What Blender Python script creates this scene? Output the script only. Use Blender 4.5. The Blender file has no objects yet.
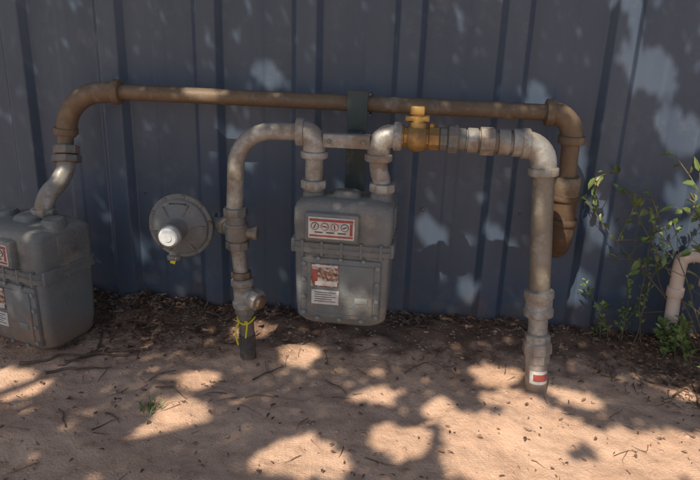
import bpy, bmesh, math, random
from mathutils import Vector, Matrix, noise
random.seed(7)
V=Vector
scene=bpy.context.scene
scene.view_settings.view_transform='Standard'; scene.view_settings.look='None'; scene.view_settings.exposure=0

# ---------------------------------------------------------------- materials
def mat(name, c1, c2=None, scale=8, rough=.6, metal=0, bump=0, bscale=60, c3=None, s3=3, t3=(.55,.7), spec=.4, detail=3, mixr=(.35,.65), dirt=None):
    m=bpy.data.materials.new(name); m.use_nodes=True
    nt=m.node_tree; N=nt.nodes; L=nt.links
    b=N['Principled BSDF']; b.inputs['Roughness'].default_value=rough; b.inputs['Metallic'].default_value=metal
    b.inputs['Specular IOR Level'].default_value=spec
    if not c2:
        b.inputs['Base Color'].default_value=(*c1,1); return m
    tc=N.new('ShaderNodeTexCoord')
    n=N.new('ShaderNodeTexNoise'); n.inputs['Scale'].default_value=scale; n.inputs['Detail'].default_value=detail; n.inputs['Roughness'].default_value=.65
    L.new(tc.outputs['Object'],n.inputs['Vector'])
    mr=N.new('ShaderNodeMapRange'); mr.inputs[1].default_value=mixr[0]; mr.inputs[2].default_value=mixr[1]
    L.new(n.outputs['Fac'],mr.inputs[0])
    mx=N.new('ShaderNodeMix'); mx.data_type='RGBA'
    mx.inputs[6].default_value=(*c1,1); mx.inputs[7].default_value=(*c2,1)
    L.new(mr.outputs[0],mx.inputs[0]); out=mx.outputs[2]
    if c3:
        n3=N.new('ShaderNodeTexNoise'); n3.inputs['Scale'].default_value=s3; n3.inputs['Detail'].default_value=5; n3.inputs['Roughness'].default_value=.75
        L.new(tc.outputs['Object'],n3.inputs['Vector'])
        m3=N.new('ShaderNodeMapRange'); m3.inputs[1].default_value=t3[0]; m3.inputs[2].default_value=t3[1]
        L.new(n3.outputs['Fac'],m3.inputs[0])
        x3=N.new('ShaderNodeMix'); x3.data_type='RGBA'; x3.inputs[7].default_value=(*c3,1)
        L.new(m3.outputs[0],x3.inputs[0]); L.new(out,x3.inputs[6]); out=x3.outputs[2]
        if metal:
            ro=N.new('ShaderNodeMapRange'); ro.inputs[3].default_value=metal; ro.inputs[4].default_value=0
            L.new(m3.outputs[0],ro.inputs[0]); L.new(ro.outputs[0],b.inputs['Metallic'])
    if dirt:   # dust lying on upward-facing parts
        g=N.new('ShaderNodeNewGeometry'); sp=N.new('ShaderNodeSeparateXYZ'); L.new(g.outputs['Normal'],sp.inputs[0])
        a=N.new('ShaderNodeMath'); a.operation='MULTIPLY_ADD'; a.inputs[1].default_value=1.2; L.new(n.outputs['Fac'],a.inputs[0]); L.new(sp.outputs[2],a.inputs[2])
        r=N.new('ShaderNodeMapRange'); r.inputs[1].default_value=.8; r.inputs[2].default_value=1.6; r.inputs[4].default_value=.6; L.new(a.outputs[0],r.inputs[0])
        xd=N.new('ShaderNodeMix'); xd.data_type='RGBA'; xd.inputs[7].default_value=(*dirt,1)
        L.new(r.outputs[0],xd.inputs[0]); L.new(out,xd.inputs[6]); out=xd.outputs[2]
        # splashed soil on the lowest parts (world height)
        s2=N.new('ShaderNodeSeparateXYZ'); L.new(g.outputs['Position'],s2.inputs[0])
        a2=N.new('ShaderNodeMath'); a2.operation='MULTIPLY_ADD'; a2.inputs[1].default_value=-.25; L.new(n.outputs['Fac'],a2.inputs[0]); L.new(s2.outputs[2],a2.inputs[2])
        r2=N.new('ShaderNodeMapRange'); r2.inputs[1].default_value=.02; r2.inputs[2].default_value=-.12; r2.inputs[3].default_value=0; r2.inputs[4].default_value=.8; L.new(a2.outputs[0],r2.inputs[0])
        xe=N.new('ShaderNodeMix'); xe.data_type='RGBA'; xe.inputs[7].default_value=(.27,.18,.125,1)
        L.new(r2.outputs[0],xe.inputs[0]); L.new(out,xe.inputs[6]); out=xe.outputs[2]
    L.new(out,b.inputs['Base Color'])
    if bump:
        bn=N.new('ShaderNodeTexNoise'); bn.inputs['Scale'].default_value=bscale; bn.inputs['Detail'].default_value=2
        L.new(tc.outputs['Object'],bn.inputs['Vector'])
        bp=N.new('ShaderNodeBump'); bp.inputs['Strength'].default_value=bump; bp.inputs['Distance'].default_value=.002
        L.new(bn.outputs['Fac'],bp.inputs['Height']); L.new(bp.outputs[0],b.inputs['Normal'])
    return m
M={}
M['rust']=mat('rusty_iron',(.215,.15,.095),(.145,.095,.058),14,.6,.2,.5,90,(.29,.235,.17),14,(.52,.72),detail=5)
M['rustdark']=mat('dark_rust',(.13,.08,.045),(.09,.052,.03),18,.75,.1,.6,90,(.19,.135,.09),9)
M['galv']=mat('galvanized',(.42,.405,.375),(.28,.265,.24),38,.5,.35,.6,80,(.22,.175,.13),16,(.45,.60),detail=5,dirt=(.36,.30,.24))
M['galvold']=mat('old_galvanized',(.28,.245,.195),(.18,.15,.11),20,.5,.35,.6,80,(.37,.34,.30),10,(.52,.70),detail=5)
M['galvdk']=mat('weathered_zinc',(.22,.22,.205),(.13,.13,.12),25,.55,.35,.5,80,(.24,.18,.13),16,(.48,.63),dirt=(.28,.235,.19))
M['meter']=mat('meter_enamel',(.172,.180,.178),(.128,.134,.133),11,.48,0,.6,170,(.27,.235,.19),12,(.50,.72),detail=5,dirt=(.33,.285,.23))
M['meterlt']=mat('meter_enamel_light',(.25,.255,.245),(.18,.19,.185),9,.6,.1,.3,120,(.27,.24,.2),7,(.55,.75))
M['brass']=mat('brass',(.42,.26,.085),(.29,.165,.055),22,.45,.45,.3,80,(.20,.12,.05),12,(.5,.65))
M['plate']=mat('painted_steel_plate',(.075,.09,.08),(.055,.065,.06),12,.6,.1,.2,80,(.14,.13,.11),12,(.55,.7))
M['black']=mat('coated_pipe',(.075,.068,.06),(.045,.04,.035),20,.7,0,.4,60,(.20,.13,.09),18,(.45,.65))
M['yellow']=mat('yellow_tie',(.75,.62,.03),None,5,.5)
M['pvc']=mat('pvc',(.78,.62,.50),(.66,.50,.39),12,.5,0,.1,60,(.45,.3,.2),15,(.58,.72))
M['white']=mat('label_white',(.66,.63,.58),(.48,.45,.41),60,.5)
M['red']=mat('label_red',(.40,.08,.06),(.30,.07,.055),60,.5)
M['orange']=mat('label_photo',(.30,.12,.075),(.10,.05,.035),60,.5,0,0,60,(.55,.45,.36),110,(.48,.58))
M['ink']=mat('ink',(.05,.05,.05),None,5,.5)
M['caplt']=mat('pale_cap',(.62,.63,.62),(.45,.45,.44),30,.5)
M['rubber']=mat('bolt_steel',(.22,.2,.17),(.12,.1,.08),30,.5,.5)
M['bark']=mat('bark',(.10,.075,.05),(.06,.045,.03),12,.9,0,.8,30)
M['leaf']=mat('tree_leaf',(.08,.11,.04),None)
M['sleaf']=mat('shrub_leaf',(.10,.16,.04),(.20,.24,.08),14,.45,0,0,60,(.28,.15,.06),20,(.58,.66))
M['stem']=mat('shrub_stem',(.14,.12,.06),(.20,.14,.08),20,.7)
M['twig']=mat('twig_bark',(.09,.055,.035),(.22,.15,.11),15,.85)
M['litter']=mat('dry_leaf',(.20,.105,.06),(.36,.24,.16),18,.8,0,0,60,(.09,.045,.03),25,(.48,.58))
M['stone']=mat('pebble_stone',(.42,.34,.28),(.28,.2,.16),20,.8)
M['clod']=mat('soil_clod',(.58,.375,.26),(.44,.27,.185),25,.95,0,.8,120,spec=.1)
M['grass']=mat('grass_blade',(.12,.17,.05),(.2,.22,.07),20,.6)

def nodes(name):
    m=bpy.data.materials.new(name); m.use_nodes=True; nt=m.node_tree;N=nt.nodes;L=nt.links
    tc=N.new('ShaderNodeTexCoord')
    def noi(s,d=5,r=.65,vec=None):
        n=N.new('ShaderNodeTexNoise'); n.inputs['Scale'].default_value=s;n.inputs['Detail'].default_value=d;n.inputs['Roughness'].default_value=r
        L.new(vec or tc.outputs['Object'],n.inputs['Vector']); return n.outputs[0]
    def mr(s,a,c,o=1):
        x=N.new('ShaderNodeMapRange'); x.inputs[1].default_value=a;x.inputs[2].default_value=c;x.inputs[4].default_value=o; L.new(s,x.inputs[0]); return x.outputs[0]
    def mix(f,a,c):
        x=N.new('ShaderNodeMix');x.data_type='RGBA';L.new(f,x.inputs[0])
        if isinstance(a,tuple): x.inputs[6].default_value=(*a,1)
        else: L.new(a,x.inputs[6])
        x.inputs[7].default_value=(*c,1); return x.outputs[2]
    def mad(a,k,c):
        x=N.new('ShaderNodeMath'); x.operation='MULTIPLY_ADD'; x.inputs[1].default_value=k; L.new(a,x.inputs[0]); L.new(c,x.inputs[2]); return x.outputs[0]
    sp=N.new('ShaderNodeSeparateXYZ'); L.new(tc.outputs['Object'],sp.inputs[0])
    return m,N,L,tc,noi,mr,mix,mad,sp
def ground_mat():
    m,N,L,tc,noi,mr,mix,mad,sp=nodes('sandy_dirt')
    b=N['Principled BSDF']; b.inputs['Roughness'].default_value=.95; b.inputs['Specular IOR Level'].default_value=.1
    n1=noi(3.5,3); n2=noi(24,5,.75); n3=noi(190,2,.7); n4=noi(8,6,.8)
    c=mix(mr(n1,.35,.65),(.68,.435,.295),(.60,.365,.24))
    c=mix(mr(n2,.52,.74,.8),c,(.42,.245,.16))
    c=mix(mr(n3,.55,.75),c,(.74,.52,.375))
    c=mix(mr(n4,.56,.70,.75),c,(.36,.21,.14))
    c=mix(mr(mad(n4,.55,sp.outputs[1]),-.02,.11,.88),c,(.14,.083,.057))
    L.new(c,b.inputs['Base Color'])
    bp=N.new('ShaderNodeBump'); bp.inputs['Strength'].default_value=.6; bp.inputs['Distance'].default_value=.012
    L.new(mad(n3,.3,n2),bp.inputs['Height']); L.new(bp.outputs[0],b.inputs['Normal'])
    return m
def fence_mat():
    m,N,L,tc,noi,mr,mix,mad,sp=nodes('fence_paint')
    b=N['Principled BSDF']; b.inputs['Roughness'].default_value=.42; b.inputs['Specular IOR Level'].default_value=.5
    mp=N.new('ShaderNodeMapping'); mp.inputs['Scale'].default_value=(2.2,1,.45); L.new(tc.outputs['Object'],mp.inputs[0])
    n=noi(4,4,.6,mp.outputs[0]); n2=noi(14,5,.8); n3=noi(6,6,.8)
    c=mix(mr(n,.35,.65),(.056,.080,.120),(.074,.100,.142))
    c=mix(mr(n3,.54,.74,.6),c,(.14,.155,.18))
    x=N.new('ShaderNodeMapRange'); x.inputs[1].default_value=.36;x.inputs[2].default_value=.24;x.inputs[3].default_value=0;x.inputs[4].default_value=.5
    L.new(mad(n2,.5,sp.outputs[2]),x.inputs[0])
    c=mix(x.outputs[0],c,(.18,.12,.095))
    L.new(c,b.inputs['Base Color'])
    bp=N.new('ShaderNodeBump'); bp.inputs['Strength'].default_value=.3; bp.inputs['Distance'].default_value=.01; L.new(noi(4,1),bp.inputs['Height']); L.new(bp.outputs[0],b.inputs['Normal'])
    return m
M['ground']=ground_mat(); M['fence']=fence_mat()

# ---------------------------------------------------------------- builders
cur={'e':None,'o':V((0,0,0))}
def group(name,loc=(0,0,0),local=False):
    e=bpy.data.objects.new(name,None); e.empty_display_size=.05; e.location=V(loc); scene.collection.objects.link(e)
    cur['e']=e; cur['o']=V((0,0,0)) if local else V(loc); return e
def mk(name,verts,faces,m,smooth=True,ang=38,top=False):
    o=cur['o'] if not top else V((0,0,0))
    me=bpy.data.meshes.new(name); me.from_pydata([tuple(V(v)-o) for v in verts],[],faces); me.update()
    if smooth:
        me.polygons.foreach_set('use_smooth',[True]*len(me.polygons)); me.set_sharp_from_angle(angle=math.radians(ang))
    me.materials.append(M[m]); ob=bpy.data.objects.new(name,me); scene.collection.objects.link(ob)
    if not top: ob.parent=cur['e']
    return ob
def frame(d):
    d=d.normalized(); a=V((0,0,1)) if abs(d.z)<.9 else V((1,0,0))
    x=a.cross(d).normalized(); return x,d.cross(x)
def lathe(name,p0,d,prof,m,n=28,ang=35):
    p0=V(p0);d=V(d).normalized();x,y=frame(d);vs=[];fs=[]
    for t,r in prof:
        for i in range(n):
            a=2*math.pi*(i+.5)/n; vs.append(p0+d*t+(x*math.cos(a)+y*math.sin(a))*r)
    for j in range(len(prof)-1):
        for i in range(n):
            k=(i+1)%n; fs.append((j*n+i,j*n+k,(j+1)*n+k,(j+1)*n+i))
    fs.append(tuple(range(n-1,-1,-1))); b=(len(prof)-1)*n; fs.append(tuple(range(b,b+n)))
    return mk(name,vs,fs,m,True,ang)
def cyl(name,p0,p1,r,m,n=28,bev=.002):
    p0=V(p0);p1=V(p1);L=(p1-p0).length
    return lathe(name,p0,p1-p0,[(0,r-bev),(bev,r),(L-bev,r),(L,r-bev)],m,n)
def collar(name,p,d,r,h,m,n=28,b=.003):
    d=V(d).normalized(); p=V(p)-d*h/2
    return lathe(name,p,d,[(0,r-b*1.6),(b*.4,r-b*.4),(b,r),(h-b,r),(h-b*.4,r-b*.4),(h,r-b*1.6)],m,n)
def smoothpath(pts,rc,st=8):
    pts=[V(p) for p in pts]; out=[pts[0]]
    for i in range(1,len(pts)-1):
        a,b,c=pts[i-1],pts[i],pts[i+1]; r=rc[i-1] if isinstance(rc,(list,tuple)) else rc
        r1=min(r,(a-b).length*.5 if i>1 else (a-b).length*.98); r2=min(r,(c-b).length*.5 if i<len(pts)-2 else (c-b).length*.98)
        p=b+(a-b).normalized()*r1; q=b+(c-b).normalized()*r2
        for k in range(st+1):
            t=k/st; h=.55; c1=p+(b-p)*h; c2=q+(b-q)*h
            out.append(p*(1-t)**3+c1*3*t*(1-t)**2+c2*3*t*t*(1-t)+q*t**3)
    out.append(pts[-1]); return out
def tubegeo(path,r,n=20,rr=None):
    vs=[];fs=[];P=path;prev=None
    for i,p in enumerate(P):
        d=(P[min(i+1,len(P)-1)]-P[max(i-1,0)]).normalized()
        if prev is None: x,y=frame(d)
        else:
            x=(prev-d*prev.dot(d)).normalized(); y=d.cross(x)
        prev=x; ri=rr(i/(len(P)-1)) if rr else r
        for k in range(n):
            a=2*math.pi*k/n; vs.append(p+(x*math.cos(a)+y*math.sin(a))*ri)
    for j in range(len(P)-1):
        for i in range(n):
            k=(i+1)%n; fs.append((j*n+i,j*n+k,(j+1)*n+k,(j+1)*n+i))
    fs.append(tuple(range(n-1,-1,-1))); b=(len(P)-1)*n; fs.append(tuple(range(b,b+n)))
    return vs,fs
def tube(name,pts,rad,m,rc=.03,n=24,rr=None):
    vs,fs=tubegeo(smoothpath(pts,rc),rad,n,rr); return mk(name,vs,fs,m,True,50)
def box(name,c,s,m,bev=.003,rot=None,seg=2):
    bm=bmesh.new(); bmesh.ops.create_cube(bm,size=1)
    for v in bm.verts: v.co=V((v.co.x*s[0],v.co.y*s[1],v.co.z*s[2]))
    if bev: bmesh.ops.bevel(bm,geom=bm.edges[:],offset=bev,segments=seg,affect='EDGES',profile=.5)
    R=rot or Matrix.Identity(3)
    vs=[R@v.co+V(c) for v in bm.verts]; bm.verts.index_update(); fs=[tuple(v.index for v in f.verts) for f in bm.faces]; bm.free()
    return mk(name,vs,fs,m,True,35)
def rrect(w,d,r,n=5):
    r=min(r,w/2-.0005,d/2-.0005); pts=[]
    for cx,cy,a0 in ((w/2-r,d/2-r,0),(-w/2+r,d/2-r,90),(-w/2+r,-d/2+r,180),(w/2-r,-d/2+r,270)):
        for i in range(n+1):
            a=math.radians(a0+90*i/n); pts.append((cx+r*math.cos(a),cy+r*math.sin(a)))
    return pts
def loft(name,secs,m,ang=32):
    vs=[];fs=[];n=24
    for z,w,d,r in secs:
        for x,y in rrect(w,d,r): vs.append((x,y,z))
    for j in range(len(secs)-1):
        for i in range(n):
            k=(i+1)%n; fs.append((j*n+i,j*n+k,(j+1)*n+k,(j+1)*n+i))
    fs.append(tuple(range(n-1,-1,-1))); b=(len(secs)-1)*n; fs.append(tuple(range(b,b+n)))
    return mk(name,vs,fs,m,True,ang)

# ---------------------------------------------------------------- ground
def gz(x,y):
    z=.018*noise.noise(V((x*1.3,y*1.3,0)))+.018*noise.noise(V((x*5,y*5,3)))+.0070*noise.noise(V((x*17,y*17,7)))+.0032*noise.noise(V((x*41,y*41,1)))
    k=math.exp(-((y+.06)/.10)**2)
    z+=k*(.014+.020*noise.noise(V((x*9,y*12,5)))+.018*math.exp(-((x+.55)/.3)**2))
    # soil banked up around the pipes and disturbed below the meter
    z+=.012*math.exp(-((x-.51)**2+(y+.385)**2)/.006)+.012*math.exp(-((x+.235)**2+(y+.32)**2)/.005)
    z+=(.016+.02*noise.noise(V((x*14,y*14,8))))*math.exp(-((x-.02)**2/.05+(y+.17)**2/.012))
    return z
def axis(a,b,step,far):
    l=[a+i*step for i in range(int((b-a)/step)+1)]
    s=step; x=a; pre=[]
    while x>-far: s*=1.5; x-=s; pre.append(x)
    s=step; x=l[-1]; post=[]
    while x<far: s*=1.5; x+=s; post.append(x)
    return pre[::-1]+l+post
xs=axis(-1.35,1.5,.0085,60); ys=axis(-1.3,.06,.0085,60)
vs=[(x,y,gz(x,y)) for y in ys for x in xs]; nx=len(xs)
fs=[(j*nx+i,j*nx+i+1,(j+1)*nx+i+1,(j+1)*nx+i) for j in range(len(ys)-1) for i in range(nx-1)]
mk('ground',vs,fs,'ground',True,180,top=True)

# ---------------------------------------------------------------- fence
group('metal_fence',(0,0,0))
prof=[]; pitch=.2765; x0=-.134
for k in range(-16,18):
    c=x0+k*pitch
    prof+=[(c-.044,0),(c-.026,-.024),(c+.026,-.024),(c+.044,0)]
    prof+=[(c+.118,0),(c+.124,-.0016),(c+.152,-.0016),(c+.158,0)]
H=1.85
zz=[-.12,.4,.9,1.4,H]
vs=[(x,y,z) for z in zz for x,y in prof]; n=len(prof)
fs=[(j*n+i,j*n+i+1,(j+1)*n+i+1,(j+1)*n+i) for j in range(len(zz)-1) for i in range(n-1)]
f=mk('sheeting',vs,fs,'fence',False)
bv=f.modifiers.new('b','BEVEL'); bv.width=.004; bv.segments=2; bv.limit_method='ANGLE'; bv.angle_limit=math.radians(12)
box('top_rail',(0,.0,H+.01),(9.3,.07,.04),'fence',.004)
for z in (.35,1.1,1.6): box('back_rail_%d'%int(z*100),(0,.03,z),(9.3,.04,.05),'fence',.004)
for k in range(-4,5):
    c=x0+k*pitch
    for z in (1.1,.35):
        lathe('screw_%d_%d'%(k,int(z*100)),(c+.066,.001,z),(0,-1,0),[(0,.007),(.002,.007),(.0022,.0045),(.006,.004)],'fence',6)

# ---------------------------------------------------------------- rusty main pipe
group('rusty_gas_pipe',(0,-.13,.66))
y=-.13
tube('long_run',[(-.63,y,.661),(.52,y,.658)],.0205,'rust')
tube('elbow_left',[(-.625,y,.661),(-.752,y,.649),(-.772,y-.01,.54)],.0275,'rust',.075)
collar('elbow_left_bead_1',(-.622,y,.661),(1,0,0),.033,.022,'rust')
collar('elbow_left_bead_2',(-.771,y-.008,.552),(-.1,0,-1),.032,.02,'rust')
tube('drop_left',[(-.771,y-.008,.56),(-.765,y-.035,.49)],.021,'rust')
collar('union_left_a',(-.763,y-.03,.505),(.05,-.3,-1),.034,.024,'galvdk',8)
collar('union_left_b',(-.761,y-.037,.482),(.05,-.3,-1),.038,.02,'galvdk',8)
tube('swivel_left',[(-.760,y-.04,.475),(-.762,y-.06,.43),(-.795,-.25,.395),(-.795,-.25,.35)],.024,'galv',.045)
collar('swivel_nut',(-.795,-.25,.355),(0,0,1),.033,.022,'galv',8)
tube('elbow_right',[(.50,y,.658),(.563,y,.655),(.568,y,.58)],.028,'rust',.05)
collar('elbow_right_bead_1',(.505,y,.658),(1,0,0),.034,.022,'rust')
collar('elbow_right_bead_2',(.568,y,.592),(0,0,-1),.034,.022,'rust')
tube('drop_right',[(.567,y,.60),(.576,y,.33)],.0225,'rust')
collar('drop_coupling',(.572,y,.470),(.02,0,-1),.034,.055,'rust')
collar('drop_coupling_rim',(.572,y,.440),(.02,0,-1),.037,.014,'rustdark')
cyl('drop_body',(.573,y,.44),(.576,y,.37),.031,'rustdark')
collar('drop_rim',(.576,y,.375),(.02,0,-1),.037,.018,'rustdark')
tube('drop_elbow',[(.576,y,.375),(.578,y,.29),(.578,.03,.27)],.032,'rustdark',.07)

# ---------------------------------------------------------------- galvanized leg (left)
group('galvanized_inlet_pipe',(-.24,-.32,0))
y=-.32
tube('bent_pipe',[(-.085,y,.612),(-.252,y,.608),(-.262,y,.40)],.0205,'galv',.085)
collar('nut_top_a',(-.2595,y,.408),(0,0,1),.030,.022,'galvdk',8)
cyl('union_body',(-.259,y,.40),(-.256,y,.325),.0245,'galvdk')
collar('union_ring',(-.258,y,.372),(0,0,1),.028,.014,'galvdk')
collar('nut_mid',(-.256,y,.322),(0,0,1),.030,.022,'galvdk',8)
tube('nipple',[(-.256,y,.32),(-.247,y,.225)],.0185,'galv')
collar('nipple_collar',(-.2485,y,.243),(0,0,1),.026,.018,'rust',8)
lathe('tee_body',(-.246,y,.232),(.06,0,-1),[(0,.024),(.004,.029),(.016,.030),(.02,.026),(.06,.026),(.064,.031),(.078,.030),(.082,.025)],'galv')
tube('tee_branch',[(-.243,y,.19),(-.215,y-.012,.183)],.024,'galv')
collar('tee_cap',(-.208,y-.016,.182),(.8,-.4,-.2),.028,.024,'galv',8)
lathe('tee_plug',(-.200,y-.020,.180),(.8,-.4,-.2),[(0,.018),(.012,.017),(.014,.012)],'rust',8)
collar('lower_nut',(-.240,y,.142),(.06,0,-1),.026,.02,'galvdk',8)
tube('stub',[(-.240,y,.14),(-.2355,y,.055)],.0195,'galvdk')
tube('coated_stub',[(-.2365,y,.075),(-.233,y,-.06)],.0212,'black')
ring=[]
for i in range(17):
    a=i/16*2*math.pi; ring.append(V((-.238+.0225*math.cos(a),y+.0225*math.sin(a),.118+.006*math.cos(a*2))))
vs_,fs_=tubegeo(ring,.0025,8); mk('tie_loop',vs_,fs_,'yellow')
tube('tie_tail_1',[(-.250,y-.022,.118),(-.262,y-.035,.105),(-.252,y-.035,.06)],.0022,'yellow',.02,8)
tube('tie_tail_2',[(-.236,y-.024,.118),(-.225,y-.036,.135),(-.232,y-.034,.08)],.0022,'yellow',.02,8)

# ---------------------------------------------------------------- regulator
group('gas_regulator',(-.412,-.30,.35))
c=V((-.412,-.265,.35)); d=V((0,-1,0))
lathe('rear_case',c,d,[(-.015,.025),(-.01,.05),(.0,.068),(.010,.072),(.014,.083)],'meter',40)
lathe('flange',c+d*.012,d,[(0,.080),(.001,.084),(.009,.084),(.011,.082),(.012,.074),(.020,.071),(.030,.056),(.034,.034),(.036,.030)],'meter',40)
for i in range(10):
    a=2*math.pi*(i+.3)/10; q=c+d*.021+V((math.cos(a)*.0775,0,math.sin(a)*.0775))
    lathe('flange_bolt_%d'%i,q-d*.001,d,[(0,.0065),(.004,.0065),(.005,.005)],'rubber',6)
for i in range(6):
    a=2*math.pi*(i+.1)/6; u=V((math.cos(a),0,math.sin(a)))
    R3=Matrix((u,d,u.cross(d))).transposed()
    box('rib_%d'%i,c+u*.050+d*.039,(.034,.014,.004),'meter',.0015,R3)
lathe('spring_chimney',c+d*.035,d,[(0,.034),(.004,.031),(.010,.028),(.060,.0265),(.064,.029),(.068,.030)],'meter',32)
lathe('chimney_cap',c+d*.103,d,[(-.002,.0265),(.003,.0255),(.013,.0235),(.016,.020),(.016,.010),(.018,.0095)],'caplt',32)
lathe('valve_body',c+V((.0,.035,0)),(1,0,0),[(-.03,.02),(-.028,.028),(.03,.030),(.045,.026),(.075,.022)],'meter')
tube('outlet',[c+V((.07,.02,.0)),c+V((.11,0,.004)),V((-.262,-.318,.352))],.017,'meterlt',.03)
collar('outlet_nut',c+V((.115,-.01,.004)),(1,-.9,0),.025,.022,'galvdk',6)
lathe('leg_boss',(-.2575,-.32,.335),(0,0,1),[(0,.026),(.003,.029),(.035,.029),(.038,.026)],'galvdk')
lathe('leg_plug',(-.24,-.32,.355),(1,0,0),[(0,.014),(.022,.014),(.023,.017),(.034,.017),(.035,.015)],'galvdk',8)
tube('vent',[c+V((-.022,.0,-.05)),c+V((-.022,-.02,-.085))],.014,'meter')
collar('vent_lip',c+V((-.022,-.02,-.088)),(0,-.2,-1),.019,.014,'meter')
box('vent_tag',c+V((-.020,-.036,-.090)),(.013,.0015,.018),'yellow',.0004,Matrix.Rotation(math.radians(15),3,'Y'))
box('name_tag',c+V((0,0,.056))+d*.0345,(.044,.0015,.018),'plate',.0004,Matrix.Rotation(math.radians(24),3,'X'))
box('name_tag_text',c+V((0,0,.058))+d*.0365,(.036,.001,.003),'white',.0002,Matrix.Rotation(math.radians(24),3,'X'))
box('name_tag_text_2',c+V((0,0,.052))+d*.039,(.030,.001,.002),'white',.0002,Matrix.Rotation(math.radians(24),3,'X'))

# ---------------------------------------------------------------- gas meter (local coordinates, base at z=0)
def meter(loc,rot,sc=(1,1,1),ix=-.022):
    e=group('gas_meter',loc,True); e.rotation_euler=(0,0,rot); e.scale=sc
    loft('lower_case',[(0,.175,.11,.03),(.005,.195,.122,.032),(.016,.210,.134,.026),(.05,.215,.138,.018),(.175,.220,.144,.016),(.186,.220,.144,.016)],'meter')
    loft('seam_flange',[(.183,.222,.150,.018),(.185,.232,.160,.02),(.1955,.232,.160,.02),(.1965,.227,.155,.02),(.2085,.232,.160,.02),(.210,.222,.150,.018)],'meter')
    loft('upper_case',[(.207,.222,.146,.016),(.25,.226,.148,.016),(.284,.226,.148,.018),(.293,.220,.142,.022),(.300,.202,.126,.026),(.306,.15,.09,.03)],'meter')
    for sx in (-1,1):
        o=loft('top_boss_%s'%('l' if sx<0 else 'r'),[(.298,.056,.056,.025),(.312,.050,.050,.024),(.318,.044,.044,.021)],'meter'); o.location=(sx*.078,0,0)
        box('shoulder_rib_%d'%sx,(sx*.112,.0,.262),(.008,.05,.05),'meter',.003)
    loft('top_center',[(.302,.07,.06,.02),(.314,.062,.05,.02),(.318,.05,.04,.018)],'meter')
    box('front_cover',(0,-.073,.098),(.184,.012,.150),'meter',.005)
    box('front_cover_inner',(0,-.0795,.098),(.154,.006,.124),'meter',.003)
    for sx in (-1,1):
        for zc in (.035,.075,.118,.158):
            lathe('cover_bolt_%d_%d'%(sx,int(zc*1000)),(sx*.085,-.077,zc),(0,-1,0),[(0,.006),(.005,.006),(.006,.0045)],'meterlt',6)
        for i,yy in enumerate((-.055,0,.055)):
            lathe('seam_bolt_%d_%d'%(sx,i),(sx*.1085,yy,.212),(0,0,-1),[(0,.0055),(.032,.0055)],'meter',6)
        box('ear_%d'%sx,(sx*.112,-.045,.1965),(.014,.05,.034),'meter',.005)
    for zc in (.022,.172):
        for i in range(3): lathe('cover_bolt_h_%d_%d'%(i,int(zc*1000)),((i-1)*.052,-.078,zc),(0,-1,0),[(0,.0055),(.004,.0055),(.005,.004)],'meterlt',6)
    for i in range(5):
        lathe('seam_bolt_f_%d'%i,((i-2)*.045,-.0765,.214),(0,0,-1),[(0,.005),(.036,.005)],'meter',6)
    box('index_box',(ix,-.076,.250),(.122,.030,.066),'meter',.006)
    box('index_plate',(ix,-.0915,.250),(.104,.002,.050),'white',.0008)
    box('index_red_top',(ix,-.0931,.2685),(.098,.001,.006),'red',.0003)
    box('index_red_bottom',(ix,-.0931,.2315),(.098,.001,.004),'red',.0003)
    box('index_red_right',(ix+.045,-.0931,.250),(.006,.001,.028),'red',.0003)
    for i in range(4):
        q=(ix-.037+i*.0225,-.0923,.254)
        lathe('dial_%d'%i,q,(0,-1,0),[(0,.009),(.0012,.009)],'red' if i in(1,2) else 'ink',20); lathe('dial_face_%d'%i,(q[0],q[1]-.0010,q[2]),(0,-1,0),[(0,.0074),(.0008,.0074)],'white',20)
        a=i*1.3+.4; box('hand_%d'%i,(q[0],q[1]-.0022,q[2]),(.0024,.0005,.011),'ink',0,Matrix.Rotation(a,3,'Y'))
    for i in range(3): box('index_text_%d'%i,(ix-.028+i*.026,-.0931,.240),(.018,.0008,.0025),'ink',0)
    box('photo_label',(-.036,-.0832,.132),(.064,.0015,.056),'orange',.0004)
    box('photo_label_head',(-.036,-.0842,.1555),(.060,.001,.006),'white',.0003)
    box('photo_label_side',(-.058,-.0842,.132),(.012,.001,.030),'red',.0003)
    box('photo_label_line',(-.032,-.0842,.113),(.052,.001,.012),'white',.0003)
    box('white_label',(-.034,-.0832,.078),(.064,.0015,.036),'white',.0004)
    for i in range(5): box('print_%d'%i,(-.034-.004*(i%2),-.0842,.090-i*.0056),(.050-.010*(i%2),.0006,.0014),'ink',0)
    box('stamp',(.050,-.0832,.075),(.030,.0015,.014),'meterlt',.0004)
    return e
meter((.016,-.32,.150),math.radians(-3),(1.04,1.0,1.03))
meter((-.825,-.27,.004),math.radians(-19),(1.08,1.25,1.10),-.012)

# ---------------------------------------------------------------- meter swivels + bracket
group('meter_connector',(0,-.32,.55)); y=-.32
for nm,sx,xb in (('l',-.066,-.066),('r',.086,.098)):
    s=-1 if nm=='l' else 1
    x1=-.10 if nm=='l' else .128
    tube('elbow_'+nm,[(x1,y,.612),(sx,y,.612),(sx,y,.555)],.0275,'galv',.030)
    collar('elbow_bead_'+nm,(x1,y,.612),(1,0,0),.033,.020,'galv')
    collar('elbow_skirt_'+nm,(sx,y,.561),(0,0,1),.033,.018,'galv')
    tube('swivel_'+nm,[(sx,y,.56),(sx,y,.53),(xb,y,.505),(xb,y,.475)],.0215,'galv',.02)
    collar('nut_'+nm,(xb,y,.490),(0,0,1),.032,.022,'galv',8)
    collar('nut_base_'+nm,(xb,y,.478),(0,0,1),.028,.012,'galvdk')
group('meter_bracket',(.017,-.16,.55))
box('upright_plate',(.020,-.1585,.545),(.052,.007,.30),'plate',.0015)
box('arm',(.020,-.235,.592),(.040,.15,.008),'plate',.001)
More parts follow.
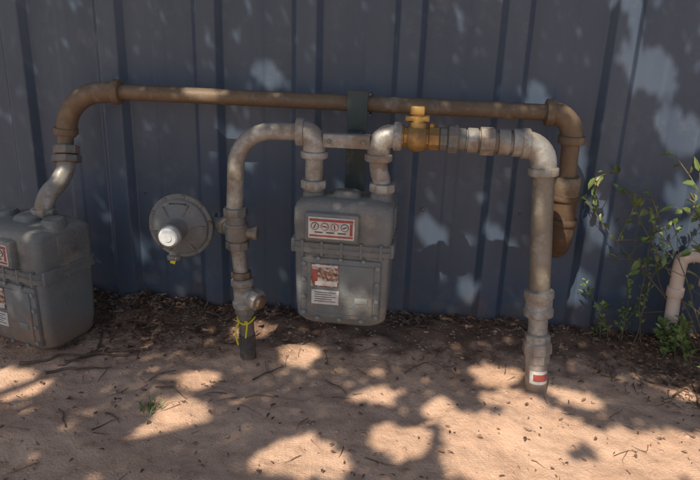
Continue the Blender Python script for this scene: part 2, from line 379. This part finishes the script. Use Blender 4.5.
box('cross_bar',(.010,-.334,.596),(.11,.006,.030),'galv',.002)
box('cross_bar_lip',(.010,-.322,.610),(.11,.026,.005),'galv',.001)
for i,xx in enumerate((-.03,.05)): lathe('bar_bolt_%d'%i,(xx,-.336,.596),(0,-1,0),[(0,.006),(.005,.006),(.006,.004)],'galvdk',6)
tube('clamp_strap',[(.052,-.155,.686),(.052,-.108,.686),(.052,-.104,.634),(.052,-.155,.634)],.003,'rubber',.01,8)

# ---------------------------------------------------------------- brass valve
group('brass_valve',(.175,-.32,.612))
z=.612
lathe('valve_body',(.122,y,z),(1,0,0),[(0,.026),(.002,.029),(.018,.029),(.021,.024),(.030,.024),(.038,.031),(.062,.031),(.070,.024),(.076,.024),(.079,.028),(.100,.028),(.102,.025)],'brass',8)
lathe('ball_housing',(.150,y,z),(1,0,0),[(0,.024),(.006,.030),(.022,.034),(.038,.030),(.044,.024)],'brass',28)
lathe('stem_neck',(.173,y,z+.02),(0,0,1),[(0,.022),(.015,.020),(.018,.016),(.030,.016),(.032,.018)],'brass',20)
box('stem_head',(.170,y,z+.062),(.034,.018,.020),'brass',.004)
box('lock_wing',(.171,y,z+.044),(.056,.026,.012),'brass',.003)
lathe('gland',(.205,y,z+.018),(0,0,1),[(0,.008),(.014,.008),(.016,.006)],'brass',6)

# ---------------------------------------------------------------- right riser
group('galvanized_riser_pipe',(.49,-.35,0))
lathe('union_a',(.223,y,z),(1,0,0),[(0,.024),(.003,.027),(.018,.027),(.020,.022)],'galvdk',8)
lathe('union_b',(.242,y,z),(1,0,0),[(0,.028),(.003,.033),(.022,.033),(.026,.029)],'galvdk',8)
lathe('union_c',(.268,y,z),(1,0,0),[(0,.026),(.014,.026),(.018,.022)],'galvdk')
tube('nipple',[(.27,y,z),(.45,y,z-.003)],.0235,'galv')
for i,(xa,w,r) in enumerate(((.300,.026,.029),(.333,.034,.033),(.371,.028,.030),(.402,.024,.032))):
    collar('fitting_%d'%i,(xa,y,z-.001),(1,0,0),r,w,'galv',28 if i!=1 else 8)
tube('elbow',[(.415,y,.610),(.463,y,.608),(.468,y-.006,.54)],.030,'galv',.042)
collar('elbow_bead_1',(.420,y,.610),(1,0,0),.035,.020,'galv')
collar('elbow_bead_2',(.4675,y-.006,.548),(.07,-.1,-1),.035,.020,'galv')
def rp(z_): 
    t=(.56-z_)/.60; return V((.467+.043*t,-.325-.058*t,z_))
rd=rp(0)-rp(.5)
cyl('upper_pipe',rp(.55),rp(.22),.0255,'galvold',32)
lathe('coupling',rp(.268),rd,[(0,.028),(.004,.035),(.018,.036),(.024,.0325),(.046,.0325),(.052,.036),(.066,.035),(.07,.028)],'galv',28)
cyl('mid_pipe',rp(.22),rp(.10),.0235,'galv',32)
lathe('union_lower',rp(.158),rd,[(0,.026),(.004,.031),(.020,.031),(.024,.035),(.050,.036),(.054,.031),(.074,.031),(.078,.027)],'galv',8)
cyl('lower_pipe',rp(.10),rp(-.08),.0265,'galv',32)
def wrap(name,zc,h,r,a0,a1,m):
    c=rp(zc); u=-rd.normalized(); vs=[];fs=[];nn=14
    for i in range(nn+1):
        a=math.radians(a0+(a1-a0)*i/nn); q=V((math.cos(a),math.sin(a),0))*r
        vs+=[c+q-u*h/2,c+q+u*h/2]
    for i in range(nn): fs.append((2*i,2*i+2,2*i+3,2*i+1))
    mk(name,vs,fs,m,True,180)
wrap('sticker',.052,.034,.0271,225,330,'white'); wrap('sticker_red',.052,.018,.0275,245,325,'red')

# ---------------------------------------------------------------- pvc vent
group('pvc_vent_pipe',(.93,-.06,0))
tube('gooseneck',[(.932,-.08,-.08),(.918,-.08,.245),(.922,-.08,.285),(.995,-.085,.285),(.998,-.09,.20)],.0185,'pvc',.036)
collar('fitting',(.921,-.08,.175),(0,0,1),.023,.03,'pvc')
collar('mouth',(.998,-.089,.21),(0,-.1,-1),.023,.025,'pvc')

# ---------------------------------------------------------------- scattered matter
class Acc:
    def __init__(s): s.v=[];s.f=[]
    def add(s,v,f): b=len(s.v); s.v+=v; s.f+=[tuple(i+b for i in q) for q in f]
def leaf(acc,p,d,nrm,L,W,curl=.15):
    d=d.normalized(); sd=d.cross(nrm).normalized(); nr=sd.cross(d)
    pts=[p,p+d*L*.3+sd*W*.5+nr*curl*W,p+d*L*.68+sd*W*.38+nr*curl*W,p+d*L-nr*curl*L*.5,p+d*L*.68-sd*W*.38+nr*curl*W,p+d*L*.3-sd*W*.5+nr*curl*W,p+d*L*.5]
    acc.add(pts,[(0,1,6),(1,2,6),(2,3,6),(3,4,6),(4,5,6),(5,0,6)])
def rv(): 
    return V((random.gauss(0,1),random.gauss(0,1),random.gauss(0,1))).normalized()
def litterpos():
    r=random.random()
    if r<.46: return random.uniform(-1.2,1.4),-abs(random.gauss(.03,.055))-.01
    if r<.66: return random.gauss(-.60,.14),-abs(random.gauss(.12,.10))-.01
    if r<.80: return random.gauss(.95,.10),random.gauss(-.25,.12)
    return random.uniform(-1.2,1.3),random.uniform(-.95,-.02)
A=Acc()
for i in range(5600):
    x,yy=litterpos()
    if yy>-.01: continue
    s=random.uniform(.004,.019)*(1 if yy>-.3 else random.uniform(.4,.9))
    d=V((random.gauss(0,1),random.gauss(0,1),random.uniform(-.15,.3)))
    leaf(A,V((x,yy,gz(x,yy)+.002+random.random()*.005)),d,(V((0,0,1))+rv()*.5),s*1.4,s*random.uniform(.3,.75),random.uniform(-.3,.4))
mk('leaf_litter',A.v,A.f,'litter',False,top=True)
A=Acc()
def twig(x,yy,ang,L,r,zo=.002,kink=.25):
    pts=[];p=V((x,yy,0));a=ang
    n=max(3,int(L/.018))
    for i in range(n+1):
        pts.append(V((p.x,p.y,gz(p.x,p.y)+r*.7+zo*(1+math.sin(i*1.1+x*30)))))
        a+=random.gauss(0,kink); p+=V((math.cos(a),math.sin(a),0))*L/n
        if p.y>-.032: p.y=-.032
    v,f=tubegeo(pts,r,6,lambda t:r*(1-.6*t)); A.add(v,f)
for x,yy,a,L,r in [(-.80,-.44,.5,.17,.0045),(-.72,-.46,1.1,.16,.004),(-.67,-.32,.3,.15,.004),(-.70,-.40,1.5,.12,.003),(-.71,-.42,.1,.10,.003),(-.64,-.25,2.2,.14,.003),(-.68,-.36,.9,.15,.005),(-.66,-.30,1.9,.12,.0035),
    (-.60,-.62,-.7,.09,.003),(-.50,-.60,-.5,.07,.0025),(-.20,-.42,.9,.10,.0025),(-.20,-.50,.3,.07,.002),(-.58,-.20,.3,.13,.003),(-.02,-.40,-.4,.08,.002),(.18,-.35,.4,.09,.002),(-.42,-.50,.4,.10,.002),(.85,-.35,.9,.16,.003),(.92,-.42,1.6,.18,.0035),(.8,-.25,.4,.14,.003),(.1,-.2,.2,.12,.002),(-.46,-.15,.2,.16,.003),(-.33,-.10,2.9,.14,.0025),(.22,-.12,.1,.10,.002)]:
    twig(x,yy,a,L,r)
for i in range(560):
    x,yy=litterpos()
    if yy>-.03: continue
    twig(x,yy,random.uniform(0,6.28),random.uniform(.02,.07),random.uniform(.0006,.0014),.0015,.15)
mk('twigs',A.v,A.f,'twig',True,top=True)
def stones(n,smin,smax,sub,jit,sink):
    A=Acc()
    for i in range(n):
        x=random.uniform(-1.2,1.3); yy=-1.0*random.random()**1.4-.03; s=smin+(smax-smin)*random.random()**3
        bm=bmesh.new(); bmesh.ops.create_icosphere(bm,subdivisions=sub,radius=s)
        sc=V((random.uniform(.7,1.3),random.uniform(.7,1.3),random.uniform(.4,.7)))
        v=[V((q.co.x*sc.x,q.co.y*sc.y,q.co.z*sc.z))*random.uniform(1-jit,1+jit)+V((x,yy,gz(x,yy)+s*sink)) for q in bm.verts]
        bm.verts.index_update(); A.add(v,[tuple(q.index for q in f.verts) for f in bm.faces]); bm.free()
    return A
A=stones(260,.0012,.005,1,.15,.15); mk('pebbles',A.v,A.f,'stone',False,top=True)
A=stones(1500,.0015,.008,1,.25,-.05); mk('soil_clods',A.v,A.f,'clod',True,180,top=True)
A=Acc()
for i in range(60):
    x=-.405+random.gauss(0,.014); yy=-.575+random.gauss(0,.012); h=random.uniform(.010,.032); a=random.uniform(0,6.28)
    p=V((x,yy,gz(x,yy)-.001)); d=V((math.cos(a)*.6,math.sin(a)*.6,1)).normalized(); s=V((-math.sin(a),math.cos(a),0))*.0013
    A.add([p-s,p+s,p+d*h*.6+s*.8,p+d*h*.6-s*.8,p+d*h+V((math.cos(a),math.sin(a),-.3))*h*.25],[(0,1,2,3),(3,2,4)])
mk('grass_tuft',A.v,A.f,'grass',False,top=True)

# ---------------------------------------------------------------- shrub at the right
def shrub(loc,stems,seed,leafL=(.018,.038),dens=2,wd=(.010,.020),gap=False):
    random.seed(seed); group('shrub',loc); S=Acc();Lf=Acc()
    def lf(q,ld,nr,cu):
        # the growth is thin around the vent pipe
        if gap and .86<q.x<1.0 and .10<q.z<.33 and random.random()<.93: return
        leaf(Lf,q,ld,nr,random.uniform(*leafL),random.uniform(*wd),cu)
    for (p,dirv,L,r) in stems:
        pts=[V(p)];d=V(dirv).normalized();n=11
        for i in range(n):
            d=(d+rv()*.13+V((0,0,-.03))).normalized(); q=pts[-1]+d*L/n
            if q.y>-.045: q.y=-.045; 
            pts.append(q)
        v,f=tubegeo(pts,r,6,lambda t:r*(1-.75*t)); S.add(v,f)
        for i in range(3,n+1):
            for k in range(dens):
                if random.random()<.85:
                    ld=(d+rv()*1.1).normalized(); q=pts[i]+ld*.006
                    if q.y>-.05: ld.y=-abs(ld.y)
                    lf(q,ld,V((0,-.4,1))+rv()*.6,random.uniform(0,.3))
            if random.random()<.6:
                bd=(d+rv()*.9).normalized(); bp=[pts[i]]
                for j in range(4):
                    bd=(bd+rv()*.2).normalized(); q=bp[-1]+bd*L*.05
                    if q.y>-.045:q.y=-.045
                    bp.append(q)
                v,f=tubegeo(bp,r*.4,5); S.add(v,f)
                for q in bp[1:]:
                    for _ in range(dens-1): lf(q,(bd+rv()).normalized(),V((0,-.3,1))+rv()*.6,.2)
    mk('stems',S.v,S.f,'stem'); mk('leaves',Lf.v,Lf.f,'sleaf',False)
shrub((1.02,-.16,0),[((1.03,-.10,-.02),(-.36,.05,1),.60,.0028),((1.03,-.10,-.02),(-.22,-.05,1),.56,.003),((1.04,-.12,-.02),(-.15,-.05,1),.48,.003),((1.04,-.10,-.02),(-.44,.0,1),.52,.0025),((1.04,-.2,-.02),(-.10,-.1,1),.46,.003),((1.02,-.09,-.02),(-.50,-.03,1),.58,.0025),((1.05,-.14,-.02),(-.30,-.05,1),.60,.0028),
    ((1.06,-.15,-.02),(-.05,0,1),.50,.003),((1.08,-.2,-.02),(.3,-.2,1),.6,.004),((1.05,-.12,-.02),(-.15,.1,1),.52,.003),((1.1,-.16,-.02),(.5,0,1),.5,.004),((1.08,-.18,-.02),(-.1,-.15,1),.42,.003),((1.1,-.12,-.02),(-.2,0,1),.5,.003)],11,(.018,.040),2,(.011,.021),True)
shrub((.77,-.07,0),[((.77,-.07,-.01),(-.1,-.02,1),.20,.0016),((.79,-.06,-.01),(.3,0,1),.30,.0016),((.80,-.08,-.01),(.05,-.1,1),.18,.0015),((.75,-.07,-.01),(-.4,0,1),.12,.0014),((.83,-.09,-.01),(.1,-.1,1),.30,.0016),((.86,-.08,-.01),(-.2,0,1),.40,.0018)],5,(.010,.020),2,(.006,.011))
shrub((1.0,-.42,0),[((1.0,-.40,-.01),(-.4,-.1,.8),.14,.002),((1.03,-.42,-.01),(.1,-.2,1),.20,.002),((.98,-.36,-.01),(-.6,.2,.8),.13,.002),((1.02,-.36,-.01),(-.1,.1,1),.22,.002),((.95,-.20,-.01),(-.2,.1,1),.12,.002),((.93,-.15,-.01),(-.2,.1,1),.11,.002),((.89,-.15,-.01),(.2,.1,1),.12,.002),((.91,-.14,-.01),(0,.1,1),.10,.002),((.97,-.16,-.01),(-.3,-.1,1),.12,.002)],9,(.012,.026),3,(.007,.015))

# ---------------------------------------------------------------- tree whose canopy dapples the light
sdir=V((-.28,-.59,.757)).normalized(); kx=-sdir.x/sdir.z; ky=-sdir.y/sdir.z
holes=[]
def H_g(x,yy,a,b_): holes.append((x,yy,a,b_))
def H_f(x,z_,a,b_): holes.append((x+kx*z_,ky*z_,a,b_*ky))
for h in [(-.341,-.443,.038,.032),(-.325,-.59,.05,.05),(-.34,-.66,.04,.04),(-.80,-.53,.09,.06),(-.102,-.27,.042,.045),(.085,-.438,.06,.03),(-.03,-.71,.085,.05),(.174,-.62,.05,.05),(.266,-.491,.03,.028),(.331,-.561,.055,.055),(.40,-.65,.12,.09),
  (.416,-.308,.045,.045),(.505,-.53,.10,.06),(.599,-.40,.045,.025),(.74,-.58,.14,.07),(.62,-.72,.14,.07),(-.269,-.155,.04,.025),(.44,-.43,.05,.035),(.85,-.62,.1,.05),(-.25,-.95,.12,.08),(.3,-.98,.2,.08),(.8,-.9,.2,.1),(.88,-.33,.03,.02)]: H_g(*h)
for h in [(.771,.752,.058,.048),(.895,.60,.045,.05),(.715,.323,.022,.065),(.364,.114,.032,.04),(.666,.136,.028,.04),(.234,.278,.028,.03),(.498,.676,.020,.02),(-.234,.698,.018,.02),(.33,.26,.014,.025),(.62,.50,.012,.03),(.47,.22,.014,.05),(.93,.43,.035,.04),(.96,.27,.06,.05),(.61,.24,.018,.03),(.70,.90,.014,.05),(.93,.86,.03,.04)]: H_f(*h)
# small gaps that let flecks onto pipes and meters (x, y, z, size)
for x_,y_,z_,a in [(-.42,-.38,.34,.022),(.06,-.40,.22,.018),(-.08,-.36,.20,.015),(-.40,-.14,.68,.024),(.30,-.33,.64,.025),(.46,-.34,.60,.02),(.49,-.37,.30,.022),(.51,-.40,.07,.02),(-.25,-.34,.50,.015),(-.76,-.20,.43,.02),(.10,-.33,.60,.015)]:
    t_=z_/sdir.z; holes.append((x_-sdir.x*t_,y_-sdir.y*t_,a-.008,a-.008))
random.seed(21)
group('tree',(-2.7,-3.4,0))
LF=Acc()
N_IN=58000; N_OUT=8000
for cnt in range(N_IN+N_OUT):
    if cnt<N_IN: u=random.uniform(-1.15,1.65); v_=random.uniform(-1.05,.95)
    else:
        u=random.uniform(-2.3,2.6); v_=random.uniform(-1.7,1.05)
        if -1.15<u<1.65 and -1.05<v_<.95: continue
        if noise.noise(V((u*3.2,v_*3.2,2)))>.2: continue
    wx=u+.032*noise.noise(V((u*13,v_*13,9))); wy=v_+.032*noise.noise(V((u*13,v_*13,4)))
    bad=False
    for hx,hy,a,b_ in holes:
        if ((wx-hx)/(a+.021))**2+((wy-hy)/(b_+.021))**2<1: bad=True;break
    if bad: continue
    t=random.uniform(2.5,3.2)
    c_=V((u,v_,0))+sdir*t
    d=rv(); d2=rv().cross(d).normalized(); L=random.uniform(.017,.027); W=L*.6
    b0=len(LF.v); LF.v+=[c_-d*L,c_+d2*W,c_+d*L,c_-d2*W]; LF.f.append((b0,b0+1,b0+2,b0+3))
mk('foliage',LF.v,LF.f,'leaf',False)
tube('trunk',[(-2.7,-3.6,-.1),(-2.65,-3.6,1.2),(-2.4,-3.4,2.2),(-2.1,-3.2,2.8)],.14,'bark',.5,16,lambda t:.17*(1-.5*t))
random.seed(4)
for i in range(10):
    e_=V((random.uniform(-1.9,1.9),random.uniform(-1.3,.6),0))+sdir*random.uniform(3.0,3.3)
    s_=V((-2.4+.2*random.random(),-3.4+.1*random.random(),1.9+i*.07)); md=(s_+e_)/2+V((0,0,.45))+rv()*.12
    tube('limb_%d'%i,[s_,md,e_],.02,'bark',.8,8,lambda t:.035*(1-.9*t))

# ---------------------------------------------------------------- light, sky, camera
w=bpy.data.worlds.new('World'); scene.world=w; w.use_nodes=True; nt=w.node_tree
sky=nt.nodes.new('ShaderNodeTexSky'); sky.sky_type='NISHITA'; sky.sun_disc=False
el=math.asin(sdir.z); sky.sun_elevation=el; sky.sun_rotation=math.atan2(sdir.x,sdir.y)
nt.links.new(sky.outputs[0],nt.nodes['Background'].inputs[0]); nt.nodes['Background'].inputs[1].default_value=.135
sd=bpy.data.lights.new('sun','SUN'); sd.energy=5; sd.angle=math.radians(.5); sd.color=(1,.93,.80)
so=bpy.data.objects.new('sun',sd); so.rotation_euler=sdir.to_track_quat('Z','Y').to_euler(); scene.collection.objects.link(so)
cam=bpy.data.cameras.new('camera'); co=bpy.data.objects.new('camera',cam); scene.collection.objects.link(co); scene.camera=co
p=math.radians(19);yw=math.radians(4.5);r=math.radians(2.0)
fw=V((-math.sin(yw)*math.cos(p),math.cos(yw)*math.cos(p),-math.sin(p)))
rt=V((math.cos(yw),math.sin(yw),0)); up=rt.cross(fw)
R_=rt*math.cos(r)+up*math.sin(r); U_=up*math.cos(r)-rt*math.sin(r)
mw=Matrix((R_,U_,-fw)).transposed().to_4x4(); mw.translation=V((.146,-1.85,.88)); co.matrix_world=mw
cam.sensor_fit='HORIZONTAL'; cam.sensor_width=36; cam.lens=36*660/700; cam.clip_start=.02; cam.clip_end=300
